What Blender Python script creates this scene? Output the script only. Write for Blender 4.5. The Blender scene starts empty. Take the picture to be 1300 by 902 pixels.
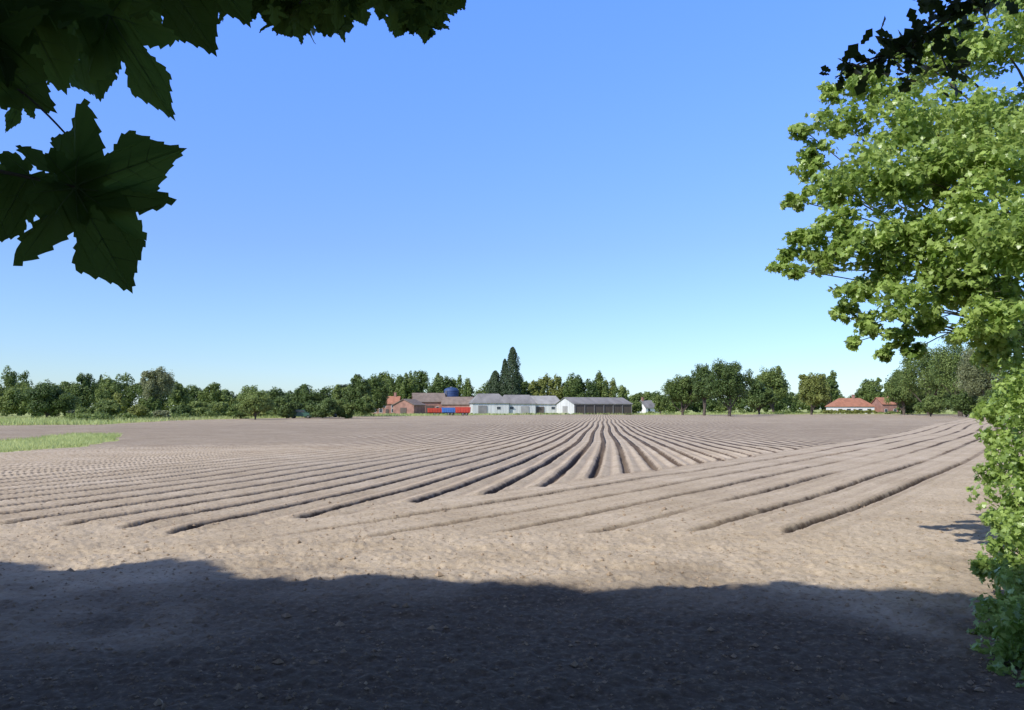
import bpy, math, numpy as np
from mathutils import Vector
rng=np.random.default_rng(7)
F=1011.0; H0=2.2
PITCH=math.atan((519-451)/F)
SC=bpy.context.scene
SC.view_settings.view_transform='Standard'; SC.view_settings.look='None'; SC.view_settings.exposure=0
# ---------------------------------------------------------------- layout helper (bearing + distance -> world)
def P(px,py,D):
    z=H0+D*math.tan(PITCH+math.atan((451-py)/F))
    dep=D*math.cos(PITCH)+(z-H0)*math.sin(PITCH)
    return np.array([(px-650)/F*dep,D,z])
def X(px,D): return (px-650)/F*D
# ---------------------------------------------------------------- light
EL=math.radians(40); SUN=np.array([-0.75*math.cos(EL),-0.66*math.cos(EL),math.sin(EL)])
w=bpy.data.worlds.new("World"); SC.world=w; w.use_nodes=True
nt=w.node_tree; bg=nt.nodes['Background']
sky=nt.nodes.new('ShaderNodeTexSky'); sky.sky_type='NISHITA'; sky.sun_disc=False
sky.sun_elevation=EL; sky.sun_rotation=math.atan2(-0.75,-0.66)%(2*math.pi)
sky.air_density=1.0; sky.dust_density=0.3; sky.ozone_density=1.6
tcw=nt.nodes.new('ShaderNodeTexCoord'); sp=nt.nodes.new('ShaderNodeSeparateXYZ'); nt.links.new(tcw.outputs['Generated'],sp.inputs[0])
rw=nt.nodes.new('ShaderNodeValToRGB'); nt.links.new(sp.outputs[2],rw.inputs[0]); cr=rw.color_ramp
cr.elements[0].position=0; cr.elements[0].color=(.265,.335,.46,1); cr.elements[1].position=1; cr.elements[1].color=(.34,.24,.20,1)
for p_,c_ in ((.06,(.265,.33,.45)),(.2,(.30,.365,.515)),(.48,(.38,.545,.99)),(.66,(.40,.33,.32))):
    q_=cr.elements.new(p_); q_.color=(*c_,1)
mw=nt.nodes.new('ShaderNodeMix'); mw.data_type='RGBA'; mw.blend_type='MULTIPLY'; mw.inputs[0].default_value=1
nt.links.new(sky.outputs[0],mw.inputs[6]); nt.links.new(rw.outputs[0],mw.inputs[7])
vm=nt.nodes.new('ShaderNodeVectorMath'); vm.operation='SCALE'; vm.inputs[3].default_value=3.0
nt.links.new(mw.outputs[2],vm.inputs[0]); nt.links.new(vm.outputs[0],bg.inputs[0]); bg.inputs[1].default_value=0.13
sl=bpy.data.lights.new('sun','SUN'); sl.energy=5; sl.angle=math.radians(0.5); sl.color=(1,0.96,0.89)
so=bpy.data.objects.new('sun',sl); SC.collection.objects.link(so)
so.rotation_euler=Vector(-SUN).to_track_quat('-Z','Y').to_euler(); so.location=(-20,-20,40)
cam=bpy.data.cameras.new('camera'); co=bpy.data.objects.new('camera',cam); SC.collection.objects.link(co)
cam.lens=28; cam.sensor_width=36; cam.clip_start=0.05; cam.clip_end=20000
co.location=(0,0,H0); co.rotation_euler=(math.radians(90)+PITCH,0,0); SC.camera=co
# ---------------------------------------------------------------- noise
_T=np.random.default_rng(3).random((256,256))
def vn(x,y,s=1.0,o=0):
    x=np.asarray(x)*s+o*17.3+1000; y=np.asarray(y)*s+o*7.7+1000
    xi=np.floor(x).astype(int); yi=np.floor(y).astype(int); fx=x-xi; fy=y-yi
    fx=fx*fx*(3-2*fx); fy=fy*fy*(3-2*fy)
    a=_T[xi%256,yi%256]; b=_T[(xi+1)%256,yi%256]; c=_T[xi%256,(yi+1)%256]; d=_T[(xi+1)%256,(yi+1)%256]
    return (a*(1-fx)+b*fx)*(1-fy)+(c*(1-fx)+d*fx)*fy-0.5
def ss(a,b,x):
    t=np.clip((x-a)/(b-a),0,1); return t*t*(3-2*t)
# ---------------------------------------------------------------- materials
def newmat(name):
    m=bpy.data.materials.new(name); m.use_nodes=True; return m,m.node_tree,m.node_tree.nodes['Principled BSDF']
def N(nt,t,**k):
    n=nt.nodes.new(t)
    for a,b in k.items(): setattr(n,a,b)
    return n
def simple(name,c,rough=0.8,var=0.15,scale=1.5,metal=0,stretch=None):
    m,nt,b=newmat(name)
    tc=N(nt,'ShaderNodeTexCoord'); no=N(nt,'ShaderNodeTexNoise'); no.inputs['Scale'].default_value=scale; no.inputs['Detail'].default_value=4
    mp=N(nt,'ShaderNodeMapping'); 
    if stretch: mp.inputs['Scale'].default_value=stretch
    nt.links.new(tc.outputs['Object'],mp.inputs[0]); nt.links.new(mp.outputs[0],no.inputs['Vector'])
    r=N(nt,'ShaderNodeValToRGB'); e=r.color_ramp.elements
    e[0].position=.3; e[1].position=.7
    e[0].color=(*[v*(1-var) for v in c],1); e[1].color=(*[min(1,v*(1+var)) for v in c],1)
    nt.links.new(no.outputs[0],r.inputs[0]); nt.links.new(r.outputs[0],b.inputs['Base Color'])
    b.inputs['Roughness'].default_value=rough; b.inputs['Metallic'].default_value=metal
    return m
def leafmat(name,dark,light,trans=0.35,rough=0.5,spec=.25):
    m,nt,b=newmat(name)
    at=N(nt,'ShaderNodeAttribute',attribute_name='var')
    r=N(nt,'ShaderNodeValToRGB'); e=r.color_ramp.elements
    e[0].color=(*dark,1); e[1].color=(*light,1)
    nt.links.new(at.outputs['Fac'],r.inputs[0]); nt.links.new(r.outputs[0],b.inputs['Base Color'])
    b.inputs['Roughness'].default_value=rough
    b.inputs['Specular IOR Level'].default_value=spec
    t=N(nt,'ShaderNodeBsdfTranslucent')
    hs=N(nt,'ShaderNodeHueSaturation'); hs.inputs['Value'].default_value=1.3; hs.inputs['Hue'].default_value=0.485
    nt.links.new(r.outputs[0],hs.inputs['Color']); nt.links.new(hs.outputs[0],t.inputs['Color'])
    mx=N(nt,'ShaderNodeMixShader'); mx.inputs[0].default_value=trans
    nt.links.new(b.outputs[0],mx.inputs[1]); nt.links.new(t.outputs[0],mx.inputs[2])
    nt.links.new(mx.outputs[0],nt.nodes['Material Output'].inputs[0])
    return m
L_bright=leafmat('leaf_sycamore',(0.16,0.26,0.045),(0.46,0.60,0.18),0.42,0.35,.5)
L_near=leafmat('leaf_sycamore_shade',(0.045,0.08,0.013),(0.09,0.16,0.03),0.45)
L_vein=leafmat('leaf_vein',(0.09,0.13,0.045),(0.12,0.17,0.06),0.1)
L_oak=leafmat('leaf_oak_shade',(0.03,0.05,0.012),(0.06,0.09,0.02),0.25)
L_dark=leafmat('leaf_dark',(0.055,0.095,0.025),(0.14,0.195,0.055),0.25)
L_mid=leafmat('leaf_mid',(0.09,0.14,0.035),(0.23,0.29,0.085),0.3)
L_yel=leafmat('leaf_yellow_green',(0.15,0.18,0.045),(0.30,0.33,0.09),0.3)
L_con=leafmat('leaf_conifer',(0.025,0.045,0.022),(0.06,0.09,0.035),0.1)
L_pale=leafmat('leaf_pale',(0.18,0.20,0.09),(0.35,0.37,0.21),0.3)
L_grass=leafmat('grass_blades',(0.28,0.34,0.10),(0.52,0.56,0.24),0.35)
bark=simple('bark',(0.09,0.07,0.05),0.9,0.4,6,stretch=(1,1,.2))
# ---------------------------------------------------------------- mesh helpers
def mesh_from(name,V,polys_loops,sizes,mats,midx=None,attrs=None,smooth=False):
    me=bpy.data.meshes.new(name)
    V=np.asarray(V,dtype=np.float32); L=np.asarray(polys_loops,dtype=np.int32); S=np.asarray(sizes,dtype=np.int32)
    me.vertices.add(len(V)); me.vertices.foreach_set('co',V.ravel())
    me.loops.add(len(L)); me.loops.foreach_set('vertex_index',L)
    me.polygons.add(len(S)); st=np.concatenate([[0],np.cumsum(S)[:-1]]).astype(np.int32)
    me.polygons.foreach_set('loop_start',st); me.polygons.foreach_set('loop_total',S)
    for m in mats: me.materials.append(m)
    if midx is not None: me.polygons.foreach_set('material_index',np.asarray(midx,dtype=np.int32))
    me.polygons.foreach_set('use_smooth',np.full(len(S),smooth))
    if attrs:
        for k,a in attrs.items():
            at=me.attributes.new(k,'FLOAT','POINT'); at.data.foreach_set('value',np.asarray(a,dtype=np.float32))
    me.update(calc_edges=True); me.validate()
    return me
def obj(name,me,parent=None,loc=None,rot=0):
    o=bpy.data.objects.new(name,me); SC.collection.objects.link(o)
    if parent: o.parent=parent
    if loc is not None: o.location=loc
    o.rotation_euler[2]=rot
    return o
def empty(name,loc=(0,0,0),rot=0):
    return obj(name,None,None,loc,rot)
def norm(a): return a/np.maximum(np.linalg.norm(a,axis=-1,keepdims=True),1e-9)
QUAD=np.array([(0,-.5,0),(.34,-.02,.05),(0,.5,0),(-.34,.04,.05)])
SYC=np.array([(0,0,0),(.34,-.08,.02),(.28,.14,.02),(.66,.36,.03),(.27,.42,.03),(.3,.68,.0),(0,1.0,-.06),(-.3,.68,0),(-.27,.42,.03),(-.66,.36,.03),(-.28,.14,.02),(-.34,-.08,.02)])
SYC=SYC*[.85,.85,1]-[0,.35,0]
class Soup:
    def __init__(s,tmpl): s.t=tmpl; s.V=[]; s.var=[]; s.n=0
    def add(s,C,Nn,size,var,up=None):
        n=len(C)
        if n==0: return
        r=rng.normal(size=(n,3)) if up is None else up+rng.normal(size=(n,3))*.35
        Nn=norm(Nn); Tx=norm(np.cross(r,Nn)); Ty=np.cross(Nn,Tx)
        size=np.broadcast_to(size,(n,))
        v=C[:,None,:]+(Tx[:,None,:]*s.t[None,:,0:1]+Ty[:,None,:]*s.t[None,:,1:2]+Nn[:,None,:]*s.t[None,:,2:3])*size[:,None,None]
        s.V.append(v.reshape(-1,3)); s.var.append(np.repeat(np.clip(var,0,1),len(s.t))); s.n+=n
    def mesh(s,name,mat):
        V=np.concatenate(s.V); k=len(V)//s.n
        return mesh_from(name,V,np.arange(len(V)),np.full(s.n,k),[mat],attrs={'var':np.concatenate(s.var)})
def rdir(n): return norm(rng.normal(size=(n,3)))
def blob(s,c,r,n,size,base=0.5,sub=9,jit=.5,up=0.35,subr=.42):
    """leafy clump: leaves on small sub-clumps scattered through a volume"""
    r=np.broadcast_to(r,(3,)).astype(float)
    cc=c+rdir(sub)*r*rng.uniform(.25,.8,(sub,1)); rr=subr*rng.uniform(.7,1.3,sub); vv=rng.normal(0,.16,sub)
    k=rng.integers(0,sub,n); d=rdir(n)
    pos=cc[k]+d*r*(rr[k]*rng.uniform(.55,1.08,n))[:,None]
    nn=d+rng.normal(size=(n,3))*jit+np.array([0,0,up])
    s.add(pos,nn,size*rng.uniform(.65,1.3,n),base+vv[k]+rng.normal(0,.16,n))
class Tubes:
    def __init__(s): s.V=[];s.L=[];s.nv=0;s.nf=0
    def tube(s,pts,rad,k=7):
        pts=np.asarray(pts,float); m=len(pts); t=norm(np.gradient(pts,axis=0))
        ref=np.array([0.31,0.2,0.93]) if abs(t[0][2])<.8 else np.array([1,.1,0.])
        a=norm(np.cross(t,ref)); b=np.cross(t,a)
        th=np.arange(k)*2*math.pi/k
        v=pts[:,None,:]+(a[:,None,:]*np.cos(th)[None,:,None]+b[:,None,:]*np.sin(th)[None,:,None])*np.asarray(rad)[:,None,None]
        s.V.append(v.reshape(-1,3))
        for i in range(m-1):
            for j in range(k):
                s.L+= [s.nv+i*k+j,s.nv+i*k+(j+1)%k,s.nv+(i+1)*k+(j+1)%k,s.nv+(i+1)*k+j]; s.nf+=1
        s.nv+=m*k
    def limb(s,a,b,r0,r1,wob=.08,n=7,sag=0,k=7):
        a=np.asarray(a,float);b=np.asarray(b,float); L=np.linalg.norm(b-a); t=np.linspace(0,1,n)[:,None]
        p=a+(b-a)*t+np.sin(t*math.pi)*rng.normal(size=3)*L*wob+np.array([0,0,1])*np.sin(t*math.pi)*sag*L
        s.tube(p,np.linspace(r0,r1,n),k); return p
    def mesh(s,name,mat=bark): return mesh_from(name,np.concatenate(s.V),s.L,np.full(s.nf,4),[mat],smooth=True)
# ---------------------------------------------------------------- ground (one sheet to the horizon)
def edge_y(x,y):
    px=x/np.maximum(y,1)*F+650
    return np.interp(px,[-400,0,130,200,300,470,600,900,1300],[100,106,112,135,170,220,270,300,330])
PATCH=[(-50,30),(-26.4,41),(-25.4,47),(-28.0,57),(-34.0,69),(-38,70),(-35.4,55),(-52,50)]
def inpoly(x,y,poly):
    c=np.zeros(x.shape,bool); n=len(poly)
    for i in range(n):
        x1,y1=poly[i]; x2,y2=poly[(i+1)%n]
        if y1==y2: continue
        c^=((y1>y)!=(y2>y))&(x<(x2-x1)*(y-y1)/(y2-y1)+x1)
    return c
SP=1.3; SH=1.75
def ground(x,y,full=False):
    r=np.hypot(x,y)
    z=vn(x,y,.03,1)*.25*ss(15,60,r)+vn(x,y,.3,2)*.05
    wx=x+vn(x,y,.6,3)*.8; wy=y+vn(x,y,.5,4)*1.2
    gr=(y>edge_y(x,y)+vn(x,y,.1,5)*8)|(y<-3)|inpoly(wx,wy,PATCH)|(x-.62*y>2.2+vn(x,y,.4,6)*.8)
    gr=gr.astype(float)
    soil=1-gr
    nf=1-ss(40,110,r)
    hook=np.exp(-np.maximum(y-13,0)/7.)
    warp=vn(x*0.4,y,.04,7)*.35+(vn(x,y,.5,8)*.05+vn(x,y,1.9,21)*.04)*nf+1.5*hook
    # main beds (fanned and bowed: they draw together with distance)
    v=x-.65*y+vn(x,y,.035,9)*.7+vn(x,y,1.6,22)*.05*nf+1.3*hook-1.1*ss(15,60,y)*ss(160,60,y)
    gfan=.52+.48*np.exp(-np.maximum(y-15,0)/36.)
    u=(x-.1137*y+warp)/(SP*gfan)
    fu=np.abs(u-np.round(u))*SP*gfan
    mainm=ss(-13.4,-14.0,v+vn(x,y,.7,10)*1.0)*ss(14.6,15.2,y+vn(x,y,.45,11)*1.8)
    dep=.19+vn(x,y,.25,12)*.10+vn(np.round(u)*3.3,y*.1,1.,23)*.06
    fr=lambda d: -1*(1-ss(.055,.14,d))+.3*np.exp(-((d-.24)/.08)**2)
    nr_=1-ss(32,58,r)
    zm=dep*fr(fu)+.018*np.cos(u*2*math.pi*3)
    hv=(v+10.1)/SH; fh=np.abs(hv-np.round(hv))*SH*.84
    ln=np.round(hv)
    headm=ss(-13.8,-13.3,v)*ss(-1.9,-2.5,v)*ss(13.2,14.4,y+vn(x,y,.3,13)*3.0)
    dh=(.13+vn(ln*3.1,y*.35,.5,14)*.24+vn(x,y,.9,24)*.08)*(.3+.7*ss(-6,4,x+2*vn(x,y,.3,25))); dh=np.clip(dh,.03,.19)
    zh=dh*fr(fh)+.014*np.cos(hv*2*math.pi*3)
    z=z+soil*nr_*(mainm*zm+headm*zh)
    nearm=ss(60,8,r); rough=1-.6*np.clip(mainm+headm,0,1)
    z=z+soil*nearm*rough*(vn(x,y,3.1,15)*.035+vn(x,y,7.3,16)*.028+vn(x,y,17,17)*.022)
    z=z+soil*nearm*vn(x,y,11,18)*.012
    z=z+gr*vn(x,y,2.3,19)*.06
    z=z-soil*.035*np.exp(-((y-12.6-.05*x+vn(x,y,.2,20))/.25)**2)-soil*.03*np.exp(-((y-11.2-.05*x+vn(x,y,.2,20))/.2)**2)
    if full:
        shadem=ss(11.5,8.0,y+vn(x,y,.5,26)*3+vn(x,y,1.7,27)*1.5)  # ragged mask that darkens the soil colour to deepen the foreground tree shade
        fade=1-.5*ss(60,170,r)
        return z,dict(grass=gr,bed=u,bedw=SP*gfan,mainm=mainm*soil*np.clip(dep/.17,.5,1.2)*fade,hbed=hv,headm=headm*soil*np.clip(dh/.14,0,1.2)*fade,farb=1-nr_,shade_tint=shadem)
    return z,gr
rings=np.concatenate([np.linspace(.5,4.3,24),4.3*np.exp(np.arange(1,830)*.0052),np.geomspace(330,9000,28)])
af=np.radians(np.linspace(-38,38,1100)); ab=np.radians(np.arange(41,320,3.0))
ang=np.concatenate([af,ab]); A,R=np.meshgrid(ang,rings)
gx=(R*np.sin(A)).ravel(); gy=(R*np.cos(A)).ravel(); gz,ga=ground(gx,gy,True)
na=len(ang); nr=len(rings)
i=np.arange(nr-1)[:,None]*na; j=np.arange(na)[None,:]; j2=(j+1)%na
q=np.stack([i+j,i+j2,i+na+j2,i+na+j],-1).reshape(-1,4)[:, ::-1]
ctr=len(gx); V=np.concatenate([np.stack([gx,gy,gz],1),[[0,0,0]]])
tri=np.stack([np.full(na,ctr),(np.arange(na)+1)%na,np.arange(na)],1)
loops=np.concatenate([q.ravel(),tri.ravel()]); sizes=np.concatenate([np.full(len(q),4),np.full(na,3)])
m,nt,b=newmat('field_soil')
tc=N(nt,'ShaderNodeTexCoord')
def noise(sc,det=6,ro=.6):
    n=N(nt,'ShaderNodeTexNoise'); n.inputs['Scale'].default_value=sc; n.inputs['Detail'].default_value=det; n.inputs['Roughness'].default_value=ro
    nt.links.new(tc.outputs['Object'],n.inputs['Vector']); return n.outputs[0]
def ramp(inp,els):
    r=N(nt,'ShaderNodeValToRGB'); cr=r.color_ramp
    cr.elements[0].position=els[0][0]; cr.elements[0].color=(*els[0][1],1)
    cr.elements[1].position=els[-1][0]; cr.elements[1].color=(*els[-1][1],1)
    for p,c in els[1:-1]:
        e=cr.elements.new(p); e.color=(*c,1)
    nt.links.new(inp,r.inputs[0]); return r.outputs[0]
def mixc(f,a,bb,bt='MIX'):
    n=N(nt,'ShaderNodeMix',data_type='RGBA',blend_type=bt)
    for s,vv in ((0,f),(6,a),(7,bb)):
        if hasattr(vv,'is_linked') : nt.links.new(vv,n.inputs[s])
        elif s==0: n.inputs[0].default_value=vv
        else: n.inputs[s].default_value=(*vv,1)
    return n.outputs[2]
def att(n): return N(nt,'ShaderNodeAttribute',attribute_name=n).outputs['Fac']
def mth(op,a,b_=None,c_=None):
    n=N(nt,'ShaderNodeMath',operation=op)
    for k,vv in enumerate((a,b_,c_)):
        if vv is None: continue
        if hasattr(vv,'is_linked'): nt.links.new(vv,n.inputs[k])
        else: n.inputs[k].default_value=vv
    return n.outputs[0]
def mrange(v,a,b_,c_,d_):
    n=N(nt,'ShaderNodeMapRange',interpolation_type='SMOOTHSTEP'); nt.links.new(v,n.inputs[0])
    for k,vv in enumerate((a,b_,c_,d_)): n.inputs[k+1].default_value=vv
    return n.outputs[0]
c1=ramp(noise(.35,4,.65),[(.3,(.43,.345,.24)),(.5,(.515,.42,.30)),(.72,(.60,.50,.37))])
c2=ramp(noise(11,5,.75),[(.34,(.48,.43,.38)),(.47,(.95,.94,.93)),(.66,(1.0,1.0,1.0))])
c=mixc(.85,c1,c2,'MULTIPLY')
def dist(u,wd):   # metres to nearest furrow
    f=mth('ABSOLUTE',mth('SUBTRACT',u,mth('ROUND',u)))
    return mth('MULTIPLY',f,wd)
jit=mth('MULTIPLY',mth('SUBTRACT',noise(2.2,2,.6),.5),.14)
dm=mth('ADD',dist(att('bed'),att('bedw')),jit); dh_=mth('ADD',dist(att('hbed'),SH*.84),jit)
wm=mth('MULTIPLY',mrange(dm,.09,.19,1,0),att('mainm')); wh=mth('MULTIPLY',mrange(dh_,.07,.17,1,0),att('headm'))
furrow_shade=mth('MINIMUM',mth('ADD',wm,wh),1)  # shade of the furrow walls painted into the soil colour as dark lines
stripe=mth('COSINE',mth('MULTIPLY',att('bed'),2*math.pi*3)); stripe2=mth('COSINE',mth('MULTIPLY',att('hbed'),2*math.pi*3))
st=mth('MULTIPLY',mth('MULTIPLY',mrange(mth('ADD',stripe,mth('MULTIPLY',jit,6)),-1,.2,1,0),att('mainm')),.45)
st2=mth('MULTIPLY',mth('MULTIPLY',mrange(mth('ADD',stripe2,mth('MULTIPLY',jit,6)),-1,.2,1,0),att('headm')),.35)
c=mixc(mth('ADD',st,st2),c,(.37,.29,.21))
c=mixc(mth('MULTIPLY',furrow_shade,.95),c,(.10,.07,.048))
c=mixc(mth('MULTIPLY',att('shade_tint'),.85),c,ramp(noise(14,4,.7),[(.3,(.035,.027,.02)),(.55,(.105,.08,.058)),(.7,(.26,.20,.13))]))  # tree shade painted into the near soil, with brown mottling
gc=ramp(noise(1.3,4,.7),[(.3,(.22,.26,.08)),(.5,(.34,.38,.13)),(.7,(.48,.49,.21))])
c=mixc(att('grass'),c,gc)
nt.links.new(c,b.inputs['Base Color']); b.inputs['Roughness'].default_value=.95; b.inputs['Specular IOR Level'].default_value=.1
b1=N(nt,'ShaderNodeBump'); b1.inputs['Strength'].default_value=.7; b1.inputs['Distance'].default_value=.04
nt.links.new(noise(12,5,.8),b1.inputs['Height'])
b2=N(nt,'ShaderNodeBump'); b2.inputs['Strength'].default_value=1; b2.inputs['Distance'].default_value=.15
nt.links.new(mth('MULTIPLY',mth('MULTIPLY',furrow_shade,-1),att('farb')),b2.inputs['Height']); nt.links.new(b1.outputs[0],b2.inputs['Normal'])
nt.links.new(b2.outputs[0],b.inputs['Normal'])
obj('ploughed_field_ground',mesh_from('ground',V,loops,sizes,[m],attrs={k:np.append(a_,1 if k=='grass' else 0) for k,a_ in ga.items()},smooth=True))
def gz_at(x,y): return float(ground(np.array([x*1.0]),np.array([y*1.0]))[0][0])
# clods
def clods():
    n=7000
    D=5*np.exp(rng.uniform(0,1.35,n)); x=rng.uniform(-.75,.72,n)*D
    Vv=[];Ll=[];k=0
    base=np.array([(1,0,0),(0,1,0),(-1,0,0),(0,-1,0),(0,0,.7),(0,0,-.6)],float)
    fs=[(0,1,4),(1,2,4),(2,3,4),(3,0,4),(1,0,5),(2,1,5),(3,2,5),(0,3,5)]
    z=ground(x,D)[0]
    for q in range(n):
        r=rng.gamma(1.4,.006)+.005
        Vv.append(base*r*rng.uniform(.6,1.4,(6,3))+[x[q],D[q],z[q]+r*.1])
        for f in fs: Ll+= [k+a for a in f]
        k+=6
    return mesh_from('clods',np.concatenate(Vv),Ll,np.full(n*8,3),[simple('clod',(.30,.225,.15),.95,.35,3)])
obj('soil_clods',clods())
# grass blades on the green patch and field margin
g=Soup(QUAD)
n=60000
x=rng.uniform(-55,-24,n); y=rng.uniform(30,72,n)
k=ground(x,y)[1]>.5; x=x[k];y=y[k]
def blades(x,y,hgt):
    z=ground(x,y)[0]; az=rng.uniform(0,6.28,len(x)); tx=np.stack([np.cos(az),np.sin(az),0*az],1)
    ht=hgt*rng.uniform(.4,1.3,len(x)); top=np.stack([rng.normal(0,.35,len(x))*ht,rng.normal(0,.35,len(x))*ht,ht],1)
    p=np.stack([x,y,z-.02],1); wd=.2*hgt
    v=np.stack([p-tx*wd*.5,p+tx*wd*.5,p+top],1); g.V.append(v.reshape(-1,3)); g.var.append(np.repeat(np.clip(.5+vn(x,y,.4,31)*.9+rng.normal(0,.2,len(x)),0,1),3)); g.n+=len(x)
blades(x,y,.22)
px=rng.uniform(0,1280,30000); D0=edge_y((px-650)/F*200,np.full(len(px),200.)); D=D0+rng.uniform(-2,45,len(px))
blades((px-650)/F*D,D,.7)
obj('rough_grass',g.mesh('rough_grass',L_grass))
# ---------------------------------------------------------------- trees
def tree(name,px,D,top_py,wpx,mat,shape='round',base=.5,leaf=None,dens=1.0,trunkpx=0.16,x=None):
    cx=X(px,D) if x is None else x
    top=P(px,top_py,D)[2]; gzv=gz_at(cx,D); Ht=top-gzv; W=wpx/F*D/2
    leaf=leaf or max(.28,D/F*1.9)
    s=Soup(QUAD); t=Tubes()
    tb=gzv-.15
    if shape=='round':
        cb=Ht*trunkpx; rz=(Ht-cb)/2; cz=gzv+cb+rz; c=np.array([cx,D,cz]); R=np.array([W,W*.9,rz])
        nb=int(16+10*dens)
        area=4*math.pi*((W*W+2*W*rz)/3)
        nl=int(min(16000,2.9*area/(leaf*leaf*.34)*dens))
        d=rdir(nb); d[:,2]=np.where(d[:,2]<-.5,d[:,2]*.6,d[:,2])
        rad=rng.uniform(.22,.44,nb)
        for q in range(nb):
            rr=R*rad[q]; bc=c+d[q]*(R-rr)*rng.uniform(.7,1.12)
            blob(s,bc,rr,nl//nb,leaf,base+rng.normal(0,.14),sub=7,jit=.45,subr=.5)
            if q<8: t.limb((cx,D,gzv+cb*.8+.15*Ht*rng.random()),bc,.022*Ht*.6,.01*Ht*.4,.06,k=5)
        blob(s,c,R*.72,nl//4,leaf*1.3,base-.25,sub=14)
        t.limb((cx,D,tb),(cx,D,cz+rz*.3),.028*Ht,.012*Ht,.02)
    elif shape=='column':
        leaf*=.9
        n=int(7000*dens); zz=rng.uniform(.04,1,n); prof=W*np.minimum(1,(1-zz)**.5*1.5)*(.8+.2*np.minimum(zz/.15,1))
        a=rng.uniform(0,6.28,n); lump=1+.22*np.sin(a*3+zz*17)+.2*np.sin(zz*41+a*5)
        rr=prof*lump*rng.uniform(.6,1.05,n)
        C=np.stack([cx+np.cos(a)*rr,D+np.sin(a)*rr,gzv+zz*Ht],1)
        s.add(C,np.stack([np.cos(a),np.sin(a),.4+0*a],1)+rng.normal(size=(n,3))*.4,leaf*rng.uniform(.7,1.3,n),base+.1*np.sin(a*3+zz*17)+rng.normal(0,.15,n))
        t.limb((cx,D,tb),(cx,D,gzv+Ht*.93),.02*Ht,.004*Ht,.0)
    e=empty(name)
    obj('crown',s.mesh('crown',mat),e); obj('trunk_and_limbs',t.mesh('trunk'),e)
    return e
# isolated / recognisable trees
tree('oak_tree',62,150,483,76,L_dark,base=.2,dens=1.2,trunkpx=.03)
tree('birch_tree',200,185,462,46,L_pale,base=.2,dens=.6)
tree('hawthorn_tree',325,160,493,58,L_mid,base=.85,trunkpx=.02)
tree('lombardy_poplar',651,325,441,20,L_con,'column',base=.6,dens=1.4)
tree('lombardy_poplar',641,328,456,12,L_con,'column',base=.5)
tree('lombardy_poplar',629,330,471,20,L_con,'column',base=.6)
tree('oak_tree',925,235,451,72,L_dark,base=.45,dens=1.2,trunkpx=.08)
tree('oak_tree',893,262,457,42,L_dark,base=.35,dens=.9)
tree('sycamore_tree',866,280,471,56,L_mid,base=.2,dens=1.0,trunkpx=.05)
tree('lime_tree',981,330,463,54,L_mid,base=.75,dens=1.0,trunkpx=.05)
tree('sycamore_tree',963,300,480,50,L_dark,base=.6,trunkpx=.03)
tree('maple_tree',1029,285,471,48,L_yel,base=.35,trunkpx=.02)
tree('ash_tree',1052,360,470,34,L_mid,base=.5)
tree('oak_tree',1178,255,428,90,L_mid,base=.45,dens=1.3,trunkpx=.03)
tree('oak_tree',1218,225,416,84,L_mid,base=.5,dens=1.3,trunkpx=.03)
tree('ash_tree',1250,190,425,74,L_pale,base=.1,dens=1.1,trunkpx=.02)
tree('sycamore_tree',1146,290,462,50,L_mid,base=.35,trunkpx=.02)
tree('ash_tree',1105,370,478,36,L_mid,base=.4)
tree('ash_tree',1135,380,480,30,L_mid,base=.5)
for (a,b_,c_,d_,e_) in [(135,140,507,46,L_mid),(176,142,512,34,L_yel),(110,145,515,30,L_mid),(205,150,519,26,L_pale),(96,150,520,24,L_pale),(232,170,512,30,L_dark),(838,300,500,24,L_mid),(806,310,508,22,L_mid),(1180,220,498,40,L_mid),(1225,200,495,44,L_dark),(1262,180,492,40,L_mid)]:
    tree('hawthorn_bush',a,b_,c_,d_,e_,base=.45,trunkpx=0.0)
# distant mass of trees: one object
ms={}
def mass(px,D,top,w,mat,base=.5,low=.0):
    s=ms.setdefault(mat.name,(Soup(QUAD),mat))[0]
    cx=X(px,D); Ht=P(px,top,D)[2]; W=w/F*D/2; leaf=D/F*2.1; rz=Ht/2
    nb=12; d=rdir(nb); R=np.array([W,W*.8,rz]); area=4*math.pi*((W*W+2*W*rz)/3)
    nl=int(min(7000,1.9*area/(leaf*leaf*.34)))
    for q in range(nb):
        rr=R*rng.uniform(.3,.48); bc=np.array([cx,D,rz])+d[q]*(R-rr)
        blob(s,bc,rr,nl//nb,leaf,base+rng.normal(0,.14),sub=6,jit=.45,subr=.5)
    blob(s,np.array([cx,D,rz*.8]),R*.75,nl//4,leaf*1.3,base-.25,sub=10)
mats=[L_dark,L_mid,L_mid,L_dark,L_yel]
tops=lambda p: np.interp(p,[-120,0,30,90,130,170,240,300,350,400,430,450,480,500,550,575,600,640,700,740,770,800],[468,470,474,476,470,472,484,487,488,484,482,474,472,470,465,470,480,479,474,468,474,488])
p=-130
while p<480:
    wv=rng.uniform(28,58); t=tops(p)+rng.uniform(-6,6); 
    mass(p,rng.uniform(190,240),t,wv,mats[rng.integers(0,4)],rng.uniform(.25,.75)); 
    if rng.random()<.8: mass(p+8,rng.uniform(172,188),t+rng.uniform(14,26),wv*.8,mats[rng.integers(0,5)],rng.uniform(.3,.8))
    p+=wv*.5
p=440
while p<800:
    if p>600 and p<612: p+=10
    wv=rng.uniform(22,42); mt=L_con if p<480 else ([L_dark,L_mid][rng.integers(0,2)] if p<590 else mats[rng.integers(0,5)])
    if p>690: mt=[L_mid,L_yel,L_dark][rng.integers(0,3)]
    mass(p,rng.uniform(335,370),tops(p)+rng.uniform(-3,6),wv,mt,rng.uniform(.3,.65)); p+=wv*.48
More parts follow.
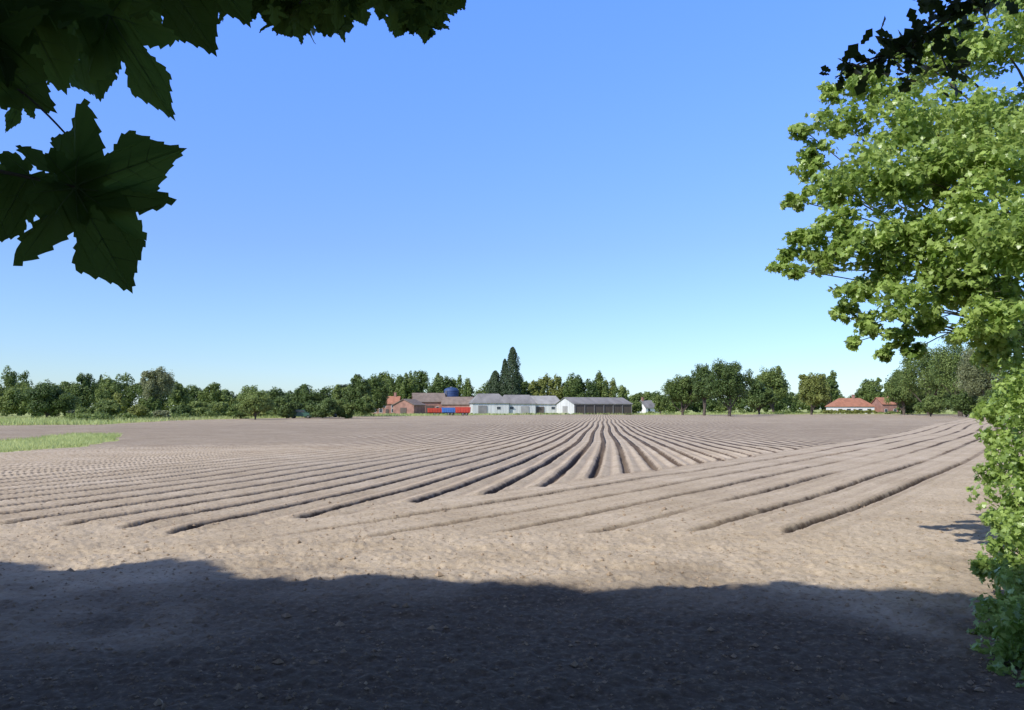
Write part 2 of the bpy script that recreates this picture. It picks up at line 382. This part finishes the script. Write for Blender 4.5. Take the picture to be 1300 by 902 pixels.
for p in range(800,1160,17):
    mass(p,rng.uniform(420,480),rng.uniform(494,503),32,mats[rng.integers(0,4)],.5)
for p in range(1150,1420,26):
    mass(p,rng.uniform(230,330),rng.uniform(475,490),50,mats[rng.integers(0,4)],.4)
e=empty('distant_treeline')
for k,(s,mt) in ms.items(): obj('foliage_'+k,s.mesh('foliage',mt),e)
# low scrub along margins
s=Soup(QUAD)
for q in range(150):
    p=rng.uniform(90,470); D=float(edge_y(np.array([X(p,200)]),np.array([200.]))[0])+rng.uniform(14,30); r=rng.uniform(.5,1.5)
    blob(s,np.array([X(p,D),D,r*.5]),[r*1.7,r,r*.8],230,.36,rng.uniform(.2,.9),sub=5)
for q in range(90):
    p=rng.uniform(800,1240); D=rng.uniform(318,345); r=rng.uniform(.4,1.3)
    blob(s,np.array([X(p,D),D,r*.5]),[r*2.4,r,r*.8],160,.5,rng.uniform(.2,.9),sub=5)
for q in range(50):
    p=rng.uniform(470,800); D=rng.uniform(284,288); r=rng.uniform(.3,.6)
    blob(s,np.array([X(p,D),D,r*.4]),[r*2.6,r,r*.8],110,.4,rng.uniform(.2,.9),sub=5)
obj('scrub_undergrowth',s.mesh('scrub',L_mid))
# ---------------------------------------------------------------- buildings
brick=simple('brick',(0.30,0.16,0.12),.9,.25,.8)
whitew=simple('white_render',(0.72,0.71,0.67),.7,.06,.5)
whitep=simple('white_sheet',(0.56,0.56,0.53),.6,.18,.4,stretch=(3,3,.3))
greyroof=simple('fibre_cement_roof',(0.21,0.20,0.19),.9,.25,.35,stretch=(1,.4,1))
paler=simple('pale_roof',(0.30,0.29,0.27),.9,.2,.35)
brownroof=simple('brown_tile_roof',(0.20,0.155,0.125),.9,.2,.7)
redroof=simple('red_tile_roof',(0.34,0.15,0.09),.9,.2,.8)
timber=simple('dark_timber',(0.10,0.08,0.065),.9,.3,1.0,stretch=(6,6,.3))
glass=simple('window_glass',(0.05,0.06,0.07),.15,.1,1)
dark=simple('dark_opening',(0.02,0.02,0.02),.9,.1,1)
bluem=simple('blue_steel',(0.03,0.06,0.15),.5,.1,1)
redp=simple('red_paint',(0.50,0.06,0.035),.45,.1,1)
bluep=simple('blue_paint',(0.05,0.14,0.42),.45,.1,1)
greenp=simple('green_paint',(0.05,0.12,0.08),.35,.1,1)
rubber=simple('rubber',(0.02,0.02,0.02),.9,.1,1)
def poly(name,V,Fs,mat,parent):
    me=bpy.data.meshes.new(name); me.from_pydata([tuple(map(float,v)) for v in V],[],Fs); me.materials.append(mat); me.update()
    return obj(name,me,parent)
def box(name,a,b_,mat,parent):
    x0,y0,z0=a;x1,y1,z1=b_
    V=[(x0,y0,z0),(x1,y0,z0),(x1,y1,z0),(x0,y1,z0),(x0,y0,z1),(x1,y0,z1),(x1,y1,z1),(x0,y1,z1)]
    return poly(name,V,[(0,3,2,1),(4,5,6,7),(0,1,5,4),(1,2,6,5),(2,3,7,6),(3,0,4,7)],mat,parent)
def building(name,px,D,w,d,wh,rh,wall,roof,rot=0,hip=0,chim=(),wins=(),doors=(),gdoors=(),sidewall=None,x=None,bays=0):
    """ridge along local x. front face is -y."""
    e=empty(name,(X(px,D) if x is None else x,D,-.1),rot)
    a=w/2;c=d/2;R=wh+rh
    V=[(-a,-c,0),(a,-c,0),(a,c,0),(-a,c,0),(-a,-c,wh),(a,-c,wh),(a,c,wh),(-a,c,wh)]
    Fs=[(0,1,5,4),(2,3,7,6)]
    if hip: Fs+=[(1,2,6,5),(3,0,4,7)]
    else:
        V+=[(-a,0,R-.05),(a,0,R-.05)]; Fs+=[(1,2,6,9,5),(3,0,4,8,7)]
    poly('walls',V,Fs,wall,e)
    if sidewall: box('side_cladding',(-a+.05,-c-.12,.05),(a-.05,-c-.02,wh-.3),sidewall,e)
    for q in range(bays+1 if bays else 0):
        xx=-a+.25+(w-.5)*q/bays; box('post',(xx-.15,-c-.3,.02),(xx+.15,-c-.21,wh-.15),greyroof,e)
    o=.4; sl=rh/c; t=.22; h_=hip
    ea=wh-sl*o
    ov=[(-a-o,-c-o,ea),(a+o,-c-o,ea),(a+o,c+o,ea),(-a-o,c+o,ea),(-a-o+h_,0,R),(a+o-h_,0,R)]
    V=[(x_,y_,z_+t) for x_,y_,z_ in ov]+[(x_,y_,z_+.02) for x_,y_,z_ in ov]
    Fs=[(0,1,5,4),(2,3,4,5),(1,2,5),(3,0,4),(6,10,11,7),(8,11,10,9),(0,6,7,1),(2,8,9,3)]
    if not hip: Fs=[(0,1,5,4),(2,3,4,5),(6,10,11,7),(8,11,10,9),(0,6,7,1),(2,8,9,3),(1,7,11,5),(5,11,8,2),(3,9,10,4),(4,10,6,0)]
    else: Fs+=[(1,7,8,2),(3,9,6,0)]
    poly('roof',V,Fs,roof,e)
    for cx in chim:
        box('chimney',(cx-.45,-.45,R-.7),(cx+.45,.45,R+1.5),brick,e); box('chimney_cap',(cx-.55,-.55,R+1.5),(cx+.55,.55,R+1.65),brick,e)
    for (wx,wz,ww,wh_) in wins:
        box('window_frame',(wx-ww/2-.1,-c-.06,wz-.1),(wx+ww/2+.1,-c-.005,wz+wh_+.1),whitew,e)
        box('window',(wx-ww/2,-c-.09,wz),(wx+ww/2,-c-.065,wz+wh_),glass,e)
    for (dx,dw,dh,mt) in doors: box('door',(dx-dw/2,-c-.2,.02),(dx+dw/2,-c-.13,dh),mt,e)
    for (dy,dw,dh,mt) in gdoors: box('gable_door',(-a-.1,dy-dw/2,.02),(-a-.02,dy+dw/2,dh),mt,e)
    return e
building('brick_farmhouse',490,305,10.5,8,4.2,2.6,brick,redroof,chim=(-3.6,3.6),wins=[(-3.5,.9,1.1,1.3),(-1.2,.9,1.1,1.3),(3.4,.9,1.1,1.3),(-3.5,2.8,1.1,1),(0,2.8,1.1,1),(3.4,2.8,1.1,1)],doors=[(1.2,1.1,2.1,timber)])
building('brick_barn',520,292,11,8,3.6,2,brick,brownroof,rot=math.radians(75),gdoors=[(0,2.4,2.6,timber)])
building('brick_barn',544,312,12,10,5.0,3.2,brick,brownroof,rot=math.radians(12),wins=[(-3,2,1,1),(3,2,1,1)],doors=[(0,3,3.4,timber)])
building('cart_shed',582,306,11,8,4.0,2.6,brick,brownroof,rot=math.radians(-8),doors=[(-3,3.4,2.6,dark),(3,3.4,2.6,dark)])
building('white_shed',620,300,13.5,12,4.4,3.3,whitep,greyroof,rot=math.radians(10),hip=3.2,doors=[(-3,3.2,3.4,greyroof)],wins=[(3,2,1.4,1)])
building('white_shed',656,303,12,12,4.2,3.1,whitep,greyroof,rot=math.radians(10),hip=1.5,doors=[(2,3,3.2,paler)],wins=[(-3,2,1.4,1)])
building('white_shed',688,306,13,12,4.1,2.9,whitep,paler,rot=math.radians(10),hip=1.5,doors=[(-2,3,3,timber)],wins=[(3,2,1.4,1)])
building('livestock_barn',754,300,25,13,4.0,2.3,whitep,greyroof,rot=math.radians(26),sidewall=timber,bays=6,gdoors=[(0,3.6,3.2,paler)])
# silo
def lathe(name,prof,mat,parent,k=28,c=(0,0)):
    V=[];Fs=[]
    for r,z in prof:
        for q in range(k): V.append((c[0]+r*math.cos(q*2*math.pi/k),c[1]+r*math.sin(q*2*math.pi/k),z))
    for i_ in range(len(prof)-1):
        for q in range(k): Fs.append((i_*k+q,i_*k+(q+1)%k,(i_+1)*k+(q+1)%k,(i_+1)*k+q))
    o=poly(name,V,Fs,mat,parent)
    return o
e=empty('grain_silo',(X(573,316),316,-.1))
pr=[(2.9,0)]
for z in np.arange(1.2,9.0,1.2): pr+=[(2.9,z-.05),(2.98,z),(2.9,z+.05)]
lathe('tank',pr+[(2.9,9.2)],bluem,e); lathe('domed_roof',[(3.0,9.15),(2.95,9.5),(2.5,10.1),(1.6,10.5),(.5,10.7),(.01,10.72)],bluem,e)
lathe('roof_hatch',[(.4,10.68),(.4,11),(.01,11.05)],greyroof,e)
box('ladder_rail',(-2.2,-2.35,.2),(-2.05,-2.2,9.4),greyroof,e); box('ladder_rail_2',(-1.7,-2.7,.2),(-1.55,-2.55,9.4),greyroof,e)
# houses right
D=335
building('white_house',1078,D,16.5,9,3.3,3.2,whitew,redroof,hip=4.2,wins=[(-6,.9,1.6,1.3),(-2.4,.9,1.6,1.3),(2.4,.9,1.6,1.3),(6,.9,1.6,1.3)],doors=[(0,1.1,2.1,timber)],chim=(1.5,))
building('brick_house',1122,D,7,8,4.2,2.6,brick,redroof,rot=math.radians(8),wins=[(-2,.9,1.2,1.2),(2,.9,1.2,1.2)],chim=(2,))
building('cottage',822,380,8,7,2.8,3.2,whitew,greyroof,rot=.5,wins=[(-2,1,1.2,1.2),(2,1,1.2,1.2)],chim=(-3,))
s=Soup(QUAD)
for p in np.arange(1046,1112,2.2):
    blob(s,np.array([X(p,318),318+rng.normal(0,.2),.9]),[1.,.8,.9+rng.normal(0,.1)],200,.5,.6,sub=5)
obj('garden_hedge',s.mesh('hedge',L_yel))
# vehicles
def wheel(name,c,r,w_,parent):
    V=[];Fs=[];k=18
    for yy,rr in ((-w_/2,r*.55),(-w_/2,r*.9),(-w_/4,r),(w_/4,r),(w_/2,r*.9),(w_/2,r*.55)):
        for q in range(k): V.append((c[0]+rr*math.cos(q*2*math.pi/k),c[1]+yy,c[2]+rr*math.sin(q*2*math.pi/k)))
    for i_ in range(5):
        for q in range(k): Fs.append((i_*k+q,i_*k+(q+1)%k,(i_+1)*k+(q+1)%k,(i_+1)*k+q))
    poly(name,V,Fs,rubber,parent)
    V=[];
    for yy in (-w_*.4,w_*.4):
        for q in range(k): V.append((c[0]+r*.56*math.cos(q*2*math.pi/k),c[1]+yy,c[2]+r*.56*math.sin(q*2*math.pi/k)))
    poly(name+'_hub',V,[tuple(range(k))[::-1],tuple(range(k,2*k))],greyroof,parent)
def trailer(px,D,mat,L=5,rot=0,h=1.5):
    e=empty('farm_trailer',(X(px,D),D,gz_at(X(px,D),D)),rot)
    a=L/2
    box('floor',(-a,-1.1,.9),(a,1.1,1.02),mat,e)
    for nm,y0,y1 in (('side_near',-1.18,-1.1),('side_far',1.1,1.18)):
        V=[(-a,y0,1.0),(a,y0,1.0),(a+.15,y0-(.12 if y0<0 else -.12),1+h),(-a-.15,y0-(.12 if y0<0 else -.12),1+h),(-a,y1,1.0),(a,y1,1.0),(a+.15,y1-(.12 if y0<0 else -.12),1+h),(-a-.15,y1-(.12 if y0<0 else -.12),1+h)]
        poly(nm,V,[(0,1,2,3),(7,6,5,4),(3,2,6,7),(0,3,7,4),(1,5,6,2),(0,4,5,1)],mat,e)
    box('headboard',(-a-.02,-1.1,1.03),(-a+.06,1.1,1.0+h+.1),mat,e); box('tailboard',(a-.06,-1.1,1.03),(a+.02,1.1,1.0+h),mat,e)
    for q in np.linspace(-a+.6,a-.6,5): box('rib',(q-.05,-1.34,1.03),(q+.05,-1.26,.95+h),mat,e)
    box('chassis',(-a-1.4,-.15,.68),(a-.3,.15,.88),rubber,e)
    for q in (0.0,1.15):
        for yy in (-.95,.95): wheel('wheel',(q,yy,.5),.5,.3,e)
trailer(552,266,redp,4.6,.1,1.4); trailer(570,262,bluep,4.2,-.05,1.5); trailer(588,260,redp,4.6,.0,1.7)
def extr(name,prof,y0,y1,mat,e):
    n=len(prof); V=[(a,y0,b_) for a,b_ in prof]+[(a,y1,b_) for a,b_ in prof]
    poly(name,V,[tuple(range(n)),tuple(range(2*n-1,n-1,-1))]+[(i_,i_+n,(i_+1)%n+n,(i_+1)%n) for i_ in range(n)],mat,e)
D=178
e=empty('parked_van',(X(383,D),D,gz_at(X(383,D),D)),.1)
extr('body',[(-2.6,.45),(2.5,.45),(2.6,.7),(2.55,1.05),(1.75,1.2),(1.2,1.3),(-2.6,1.3)],-.95,.95,greenp,e)
extr('cab_roof',[(-2.55,1.3),(1.2,1.3),(.75,1.95),(-2.45,2.0)],-.85,.85,greenp,e)
extr('side_windows',[(-2.2,1.36),(.95,1.36),(.65,1.82),(-2.15,1.85)],-.9,-.86,glass,e)
poly('windscreen',[(1.24,-.75,1.34),(1.24,.75,1.34),(.8,.7,1.92),(.8,-.7,1.92)],[(0,1,2,3)],glass,e)
for q in (-1.6,1.65):
    for yy in (-.85,.85): wheel('wheel',(q,yy,.38),.38,.24,e)
D=198
e=empty('red_tractor',(X(430,D),D,gz_at(X(430,D),D)),.2)
extr('bonnet',[(0.2,.8),(1.8,.8),(1.85,1.35),(1.7,1.5),(.2,1.6)],-.35,.35,redp,e)
for xx,yy in ((-1.1,-.6),(-1.1,.6),(.15,-.6),(.15,.6)): box('cab_post',(xx-.05,yy-.05,1.0),(xx+.05,yy+.05,2.3),redp,e)
box('cab_roof',(-1.25,-.75,2.3),(.35,.75,2.42),redp,e); box('cab_base',(-1.1,-.55,.7),(.15,.55,1.3),redp,e)
for yy in (-.8,.8): wheel('rear_wheel',(-.7,yy,.75),.75,.4,e); wheel('front_wheel',(1.3,yy*.85,.45),.45,.28,e)
# ---------------------------------------------------------------- sycamore on the right (near, sunlit)
def P3(px,py,D): return P(px,py,D)
s=Soup(SYC); t=Tubes(); e=empty('sycamore_tree')
bl=[(1110,110,12,.55),(1070,155,12,.45),(1150,160,11.5,.72),(1052,235,11.5,.45),(1110,230,11,.68),(1180,230,11,.78),(1240,150,12,.8),(1200,75,13,.72),(1265,50,12,.8),(1300,200,11,.9),
(1045,320,11.5,.42),(1085,310,11,.48),(1150,310,11,.6),(1230,320,10.5,.6),(1090,370,11,.32),(1105,412,11,.26),(1150,385,10.5,.42),(1300,320,10,.8),(1210,375,11,.38),(1270,400,10,.45),(1150,60,13,.34),(1035,195,12,.28),(1140,428,10.8,.24),(1018,300,11.4,.22),(1008,345,11.4,.18),
(1120,350,11.2,.4),(1190,345,10.8,.46),(1250,365,10.6,.48),(1205,285,10.8,.58),(1270,270,10.6,.68),(1060,280,11.2,.34),(1230,210,11,.68),(1180,410,10.8,.3),(1240,420,10.5,.42),(1130,300,10.8,.38),(1010,255,11.6,.2),(1075,395,11.2,.22),(1160,445,10.8,.18),(1000,325,11.5,.15),(1025,215,12,.24),(1020,165,12,.2),(1060,118,12.3,.24),(985,340,11.5,.1),(1085,435,11,.12),(1125,450,10.9,.12)]
t.limb((8.9,12.6,-.2),(8.6,12.6,4.2),.30,.24,.02); t.limb((8.6,12.6,4.2),(8.3,12.7,10.5),.22,.04,.04)
cs=[(P3(a,b_,c_),r) for a,b_,c_,r in bl]
for q in range(14):
    d=rdir(1)[0]; cs.append((np.array([9.3,13.0,7.4])+d*[2.3,2.0,3.2]*rng.uniform(.4,1)+[.5,.5,0],rng.uniform(.6,.95)))
for c,r in cs:
    n=int(2500*r*r)+100
    blob(s,c,[r*1.3,r*1.1,r*.85],n,.098,.5+rng.normal(0,.12),sub=int(18+30*r),jit=.85,up=.7,subr=.25)
    z0=np.clip(c[2]-1.6-.2*abs(c[0]-8.6),3.0,9)
    p_=t.limb((8.6,12.7,z0),c,.045*min(1,r+.2),.006,.05,n=8,sag=.08,k=6)
    if r>.3:
        for k in range(3): t.limb(p_[-2],c+rdir(1)[0]*r*.7,.006,.003,.08,n=4,k=5)
obj('crown',s.mesh('crown',L_bright),e); obj('trunk_and_limbs',t.mesh('trunk'),e)
# hedge along right margin
s=Soup(SYC); t=Tubes(); e=empty('hawthorn_hedge')
for a,b_,c_,r in [(1290,455,10.5,.55),(1285,520,10.2,.48),(1288,580,10,.42),(1292,640,9.6,.45),(1290,700,9.2,.42),(1290,745,8.6,.42),(1288,790,8,.42),(1315,810,7.2,.5),(1285,840,7.2,.34),(1310,890,6.6,.42),(1330,650,10,.7),(1330,500,10.5,.7),(1262,775,8.8,.2),(1252,455,11,.3),(1260,600,10.2,.2),(1258,715,9.4,.18),(1252,520,10.6,.2),(1264,560,10.4,.22),(1266,660,9.8,.22),(1242,722,9,.12),(1250,812,8,.18)]:
    c=P3(a,b_,c_); blob(s,c,[r,r,r*1.1],int(3600*r*r)+90,.075,.45,sub=18,jit=.75,up=.5,subr=.3)
    if r>.41: t.limb((c[0]+.9,c[1]+.3,-.1),c,.02,.006,.03)
for y in np.arange(10.5,26,1.0):
    for zz in (.6,1.5,2.4): blob(s,np.array([.62*y+2.0+rng.normal(0,.15),y,zz]),[.75,.7,.65],380,.11,.4,sub=9)
obj('foliage',s.mesh('foliage',L_bright),e); obj('stems',t.mesh('stems'),e)
s=Soup(QUAD)
for y in np.arange(26,150,2.2):
    for zz in (.8,2.1): blob(s,np.array([.62*y+3.0+rng.normal(0,.3),y,zz]),[1.4,1.6,1.0+rng.random()*.3],260,.26,.4,sub=8)
obj('field_hedge',s.mesh('hedge',L_mid))
# ---------------------------------------------------------------- belt of trees behind and above the viewpoint (casts foreground shade)
s=Soup(QUAD)
n=300000; x=rng.uniform(-24,14,n); y=rng.uniform(-8,4.6,n); z=rng.uniform(.4,18,n)
gX=x+.894*z; gY=y+.786*z; epx=650+gX/10.5*F
ed=np.interp(epx,[-200,0,100,170,230,290,550,750,1000,1100,1200,1300,1500],[11.2,11.5,11.1,11.9,11.5,10.6,10.2,10.0,10.15,9.8,9.4,9.0,8.5])+vn(gX,gX*0,1.1,40)*.6+vn(gX,gX*0,4.,41)*.5
dd=ed-gY
k=(dd>.1)&(dd<5.5)&((y<-2)|(z>5.6+.12*np.abs(x)))&(np.abs(gX)<16)&((rng.random(n)<.45)|(dd<1.6))&((dd>.5)|(rng.random(n)<.6))
k2=(dd>.2)&(y<-2.5)&(rng.random(n)<.25)&(np.abs(gX)<18)
k=k|k2
s.add(np.stack([x,y,z],1)[k],rng.normal(size=(int(k.sum()),3))+[-.6,-.5,.6],.5*rng.uniform(.5,1.1,int(k.sum()))*1.1,rng.uniform(0,1,int(k.sum())))
print('belt leaves',k.sum())
t=Tubes()
for q in np.arange(-22,14,4.5):
    a=q+rng.normal(0,.6); 
    if abs(a)<1.5: a+=2.5
    t.limb((a,-4.3,-.2),(a,-4.2,13),.28,.06,.02)
    for k in range(6): t.limb((a,-4.3,3+k*1.6),(a+rng.normal(0,1.6),-4.3+rng.normal(0,1.2),5+k*1.9),.09,.02)
    t.limb((a,-4.3,5),(a+1,3.5,7.2),.1,.02)
e=empty('tree_belt'); obj('foliage',s.mesh('foliage',L_dark),e); obj('trunks',t.mesh('trunks'),e)
# ---------------------------------------------------------------- overhanging sycamore branch, near left
HALF=[(0,0),(.08,-.09),(.22,-.15),(.36,-.13),(.44,-.03),(.38,.04),(.27,.07),(.25,.12),(.40,.15),(.58,.22),(.70,.34),(.80,.46),(.64,.48),(.50,.46),(.34,.41),(.20,.36),(.22,.46),(.31,.58),(.35,.70),(.26,.78),(.16,.88),(.08,.96),(0,1.08)]
def serr(pts):
    out=[pts[0]]
    for i_ in range(1,len(pts)):
        a=np.array(pts[i_-1]);b_=np.array(pts[i_]); d=b_-a; nn=np.array([d[1],-d[0]])
        if 1<i_<len(pts)-0: out+=[tuple(a+d*.45+nn*.16),tuple(a+d*.55-nn*.06)]
        out.append(tuple(b_))
    return out
HP=serr(HALF)
nV=[];nL=[];nS=[];nvar=[];nk=0; tv=Tubes()
def bigleaf(base,tip,nrm,wid=1.0,fold=.18,droop=.15,var=.5,veins=False):
    global nk
    ax=tip-base; L=np.linalg.norm(ax)/1.05; ay=ax/np.linalg.norm(ax); nrm=nrm-ay*np.dot(nrm,ay); nz=nrm/np.linalg.norm(nrm); tx=np.cross(ay,nz)
    def pt(a_,b_,sg,off=0): return base+L*(tx*sg*a_+ay*b_+nz*(off+fold*a_-droop*(a_*a_+b_*b_)*.5+.03*math.sin(b_*9+a_*7)))
    for sg in (1,-1):
        vs=[pt(a*wid*(1+rng.normal(0,.012)),b_,sg) for (a,b_) in HP]
        nV.append(np.array(vs)); idx=list(range(nk,nk+len(vs))); nk+=len(vs)
        if sg<0: idx=idx[::-1]
        nL.extend(idx); nS.append(len(vs)); nvar.extend([var+.1*sg]*len(vs))
        if veins:
            for (ea,eb) in ((.70,.43),(.38,-.08)):
                q=np.linspace(0,1,5); tv.tube([pt(ea*wid*k_,eb*k_,sg,.008) for k_ in q],.0009*(1.15-q)*L/.13,4)
            for k_ in (.3,.5,.7):
                q=np.linspace(0,1,3); tv.tube([pt(.2*j_*wid,k_+.16*j_,sg,.008) for j_ in q],.0004*(1.2-q),3)
    if veins:
        q=np.linspace(0,1,6); tv.tube([pt(0,1.0*k_,1,.008) for k_ in q],.0010*(1.15-q)*L/.13,4)
t=Tubes()
def hang(base,tip,D,D2=None,wid=1.0,var=.5,tilt=None,veins=False):
    B=P3(base[0],base[1],D); T=P3(tip[0],tip[1],D2 or D)
    view=norm(np.array([0,0,H0])-B); nn=view+rng.normal(size=3)*.22 if tilt is None else view+np.array(tilt)
    bigleaf(B,T,nn,wid,var=var,veins=veins)
    return B
node=P3(97,238,.92)
hang((97,236),(228,190),.92,.90,.82,.7,(.1,0,.15),True)
hang((95,240),(165,368),.92,.94,.95,.25,(0,0,-.1),True)
hang((92,236),(98,158),.93,.95,.95,.45,(0,0,.2),True)
hang((99,238),(52,312),.95,.99,.55,.1,None,True)
t.limb(P3(-60,205,1.0),node,.003,.0013,.02)
hang((38,222),(-18,312),1.0,1.0,.9,.1,None,True)
hang((20,215),(40,285),1.02,1.05,.7,.3,None,True)
t.limb(P3(-80,-20,1.05),P3(32,120,1.0),.004,.0018,.05); t.limb(P3(32,120,1.0),P3(92,180,.95),.0014,.0012,.02)
for B_,T_,D_,w_ in [((20,-10),(82,112),1.05,.95),((100,-20),(150,92),1.1,.95),((-30,50),(62,138),1.0,.9),((140,20),(218,150),1.12,.6),((195,-50),(272,66),1.2,.9),((250,-60),(316,26),1.3,.9),((60,-70),(20,60),1.1,1),((-40,-30),(8,100),1.0,1.),((32,118),(8,168),1.02,.5),((110,40),(128,128),1.15,.9),((180,-30),(160,60),1.25,1),((75,60),(120,120),1.2,.9),((0,0),(40,60),1.25,1.1),((60,-10),(110,55),1.3,1.1),((150,-30),(205,30),1.35,1.1),((40,60),(100,50),1.3,1.)]:
    b0=hang(B_,T_,D_,D_*rng.uniform(.96,1.05),w_,rng.uniform(.0,1.),None,True); t.limb(b0,P3(B_[0]-50,B_[1]-45,D_+.05),.0015,.002,.05,n=5)
# main boughs leading back to the trunk left of the viewpoint
t.limb((-3.2,-1.6,-.2),(-3.1,-1.5,5),.22,.17,.02); t.limb((-3.1,-1.5,4.6),(-2.6,-1.2,11),.15,.04,.05)
t.limb((-3.1,-1.5,3.6),(-1.35,.7,3.3),.07,.02,.04); t.limb((-1.35,.7,3.3),P3(-80,-20,1.05),.018,.004,.04); t.limb((-1.35,.7,3.3),P3(150,-90,1.3),.018,.003,.04); t.limb((-1.6,.4,3.1),P3(-60,205,1.0),.01,.0035,.04)
# higher hanging sprays top-left / top-middle
t.limb((-3.1,-1.5,4.4),(-1.2,2.4,4.3),.08,.02,.04); t.limb((-1.2,2.4,4.3),P3(540,-25,2.7),.018,.004,.04)
bound=lambda p: np.interp(p,[80,150,250,320,350,380,400,430,450,480,520,545,570,585,600],[10,20,16,18,40,50,28,56,30,20,46,50,22,4,-20])
for q in range(420):
    p=rng.uniform(60,592); bb=bound(p); yy=bb-10-rng.gamma(1.5,24)
    D=rng.uniform(2.3,3.1); L=rng.uniform(13,27); a=rng.normal(math.pi/2,.9)
    B_=(p,yy-8); T_=(p+L*math.cos(a),min(yy+L*math.sin(a),bb+4)); 
    if abs(T_[0]-B_[0])+abs(T_[1]-B_[1])<12: continue
    hang(B_,T_,D,D+rng.normal(0,.04),rng.uniform(.8,1),rng.uniform(0,1))
    if q%4==0: t.limb(P3(p,yy-8,D),P3(p+rng.normal(0,20),yy-60,D),.002,.004,.05,n=4)
e=empty('overhanging_sycamore')
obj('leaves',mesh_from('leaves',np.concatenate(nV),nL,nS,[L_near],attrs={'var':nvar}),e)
obj('leaf_veins',tv.mesh('veins',L_vein),e)
obj('trunk_and_twigs',t.mesh('twigs'),e)
# overhanging oak, top right
s=Soup(np.array([(0,0,0),(.16,.12,.02),(.12,.26,.02),(.26,.4,.03),(.18,.52,.02),(.3,.68,.02),(.16,.82,.0),(0,1,-.05),(-.16,.82,0),(-.3,.68,.02),(-.18,.52,.02),(-.26,.4,.03),(-.12,.26,.02),(-.16,.12,.02)]))
t=Tubes()
t.limb((4.6,-2.2,-.2),(4.4,-1.6,5.5),.24,.15,.03); t.limb((4.4,-1.6,5.5),(4.2,-1.2,11),.14,.04,.04)
t.limb((4.4,-1.6,5.0),(3.4,3.3,4.9),.09,.03,.04)
stem=[(1310,-60),(1250,-15),(1190,35),(1130,70),(1090,88),(1060,98)]
for i_ in range(len(stem)-1): t.limb(P3(*stem[i_],3.5),P3(*stem[i_+1],3.5),.010-.0017*i_,.0085-.0017*i_,.02,n=4)
t.limb((3.4,3.3,4.9),P3(1310,-60,3.5),.03,.012,.03)
def twig(a,b_,n,sp,D=3.5):
    t.limb(P3(*a,D),P3(*b_,D),.005,.002,.05,n=5)
    k=rng.random(n); c=np.array([P3(a[0]+(b_[0]-a[0])*q+rng.normal(0,sp),a[1]+(b_[1]-a[1])*q+rng.normal(0,sp),D+rng.normal(0,.06)) for q in k])
    s.add(c,rng.normal(size=(n,3))*.7+[0,-.7,.3],.08*rng.uniform(.6,1.25,n),rng.uniform(0,1,n))
twig((1130,68),(1060,100),34,8); twig((1190,35),(1110,80),60,13); twig((1190,35),(1215,105),40,11); twig((1250,-15),(1180,20),60,15); twig((1250,-15),(1255,30),25,12); twig((1160,55),(1150,105),28,8); twig((1310,-60),(1240,-20),60,16)
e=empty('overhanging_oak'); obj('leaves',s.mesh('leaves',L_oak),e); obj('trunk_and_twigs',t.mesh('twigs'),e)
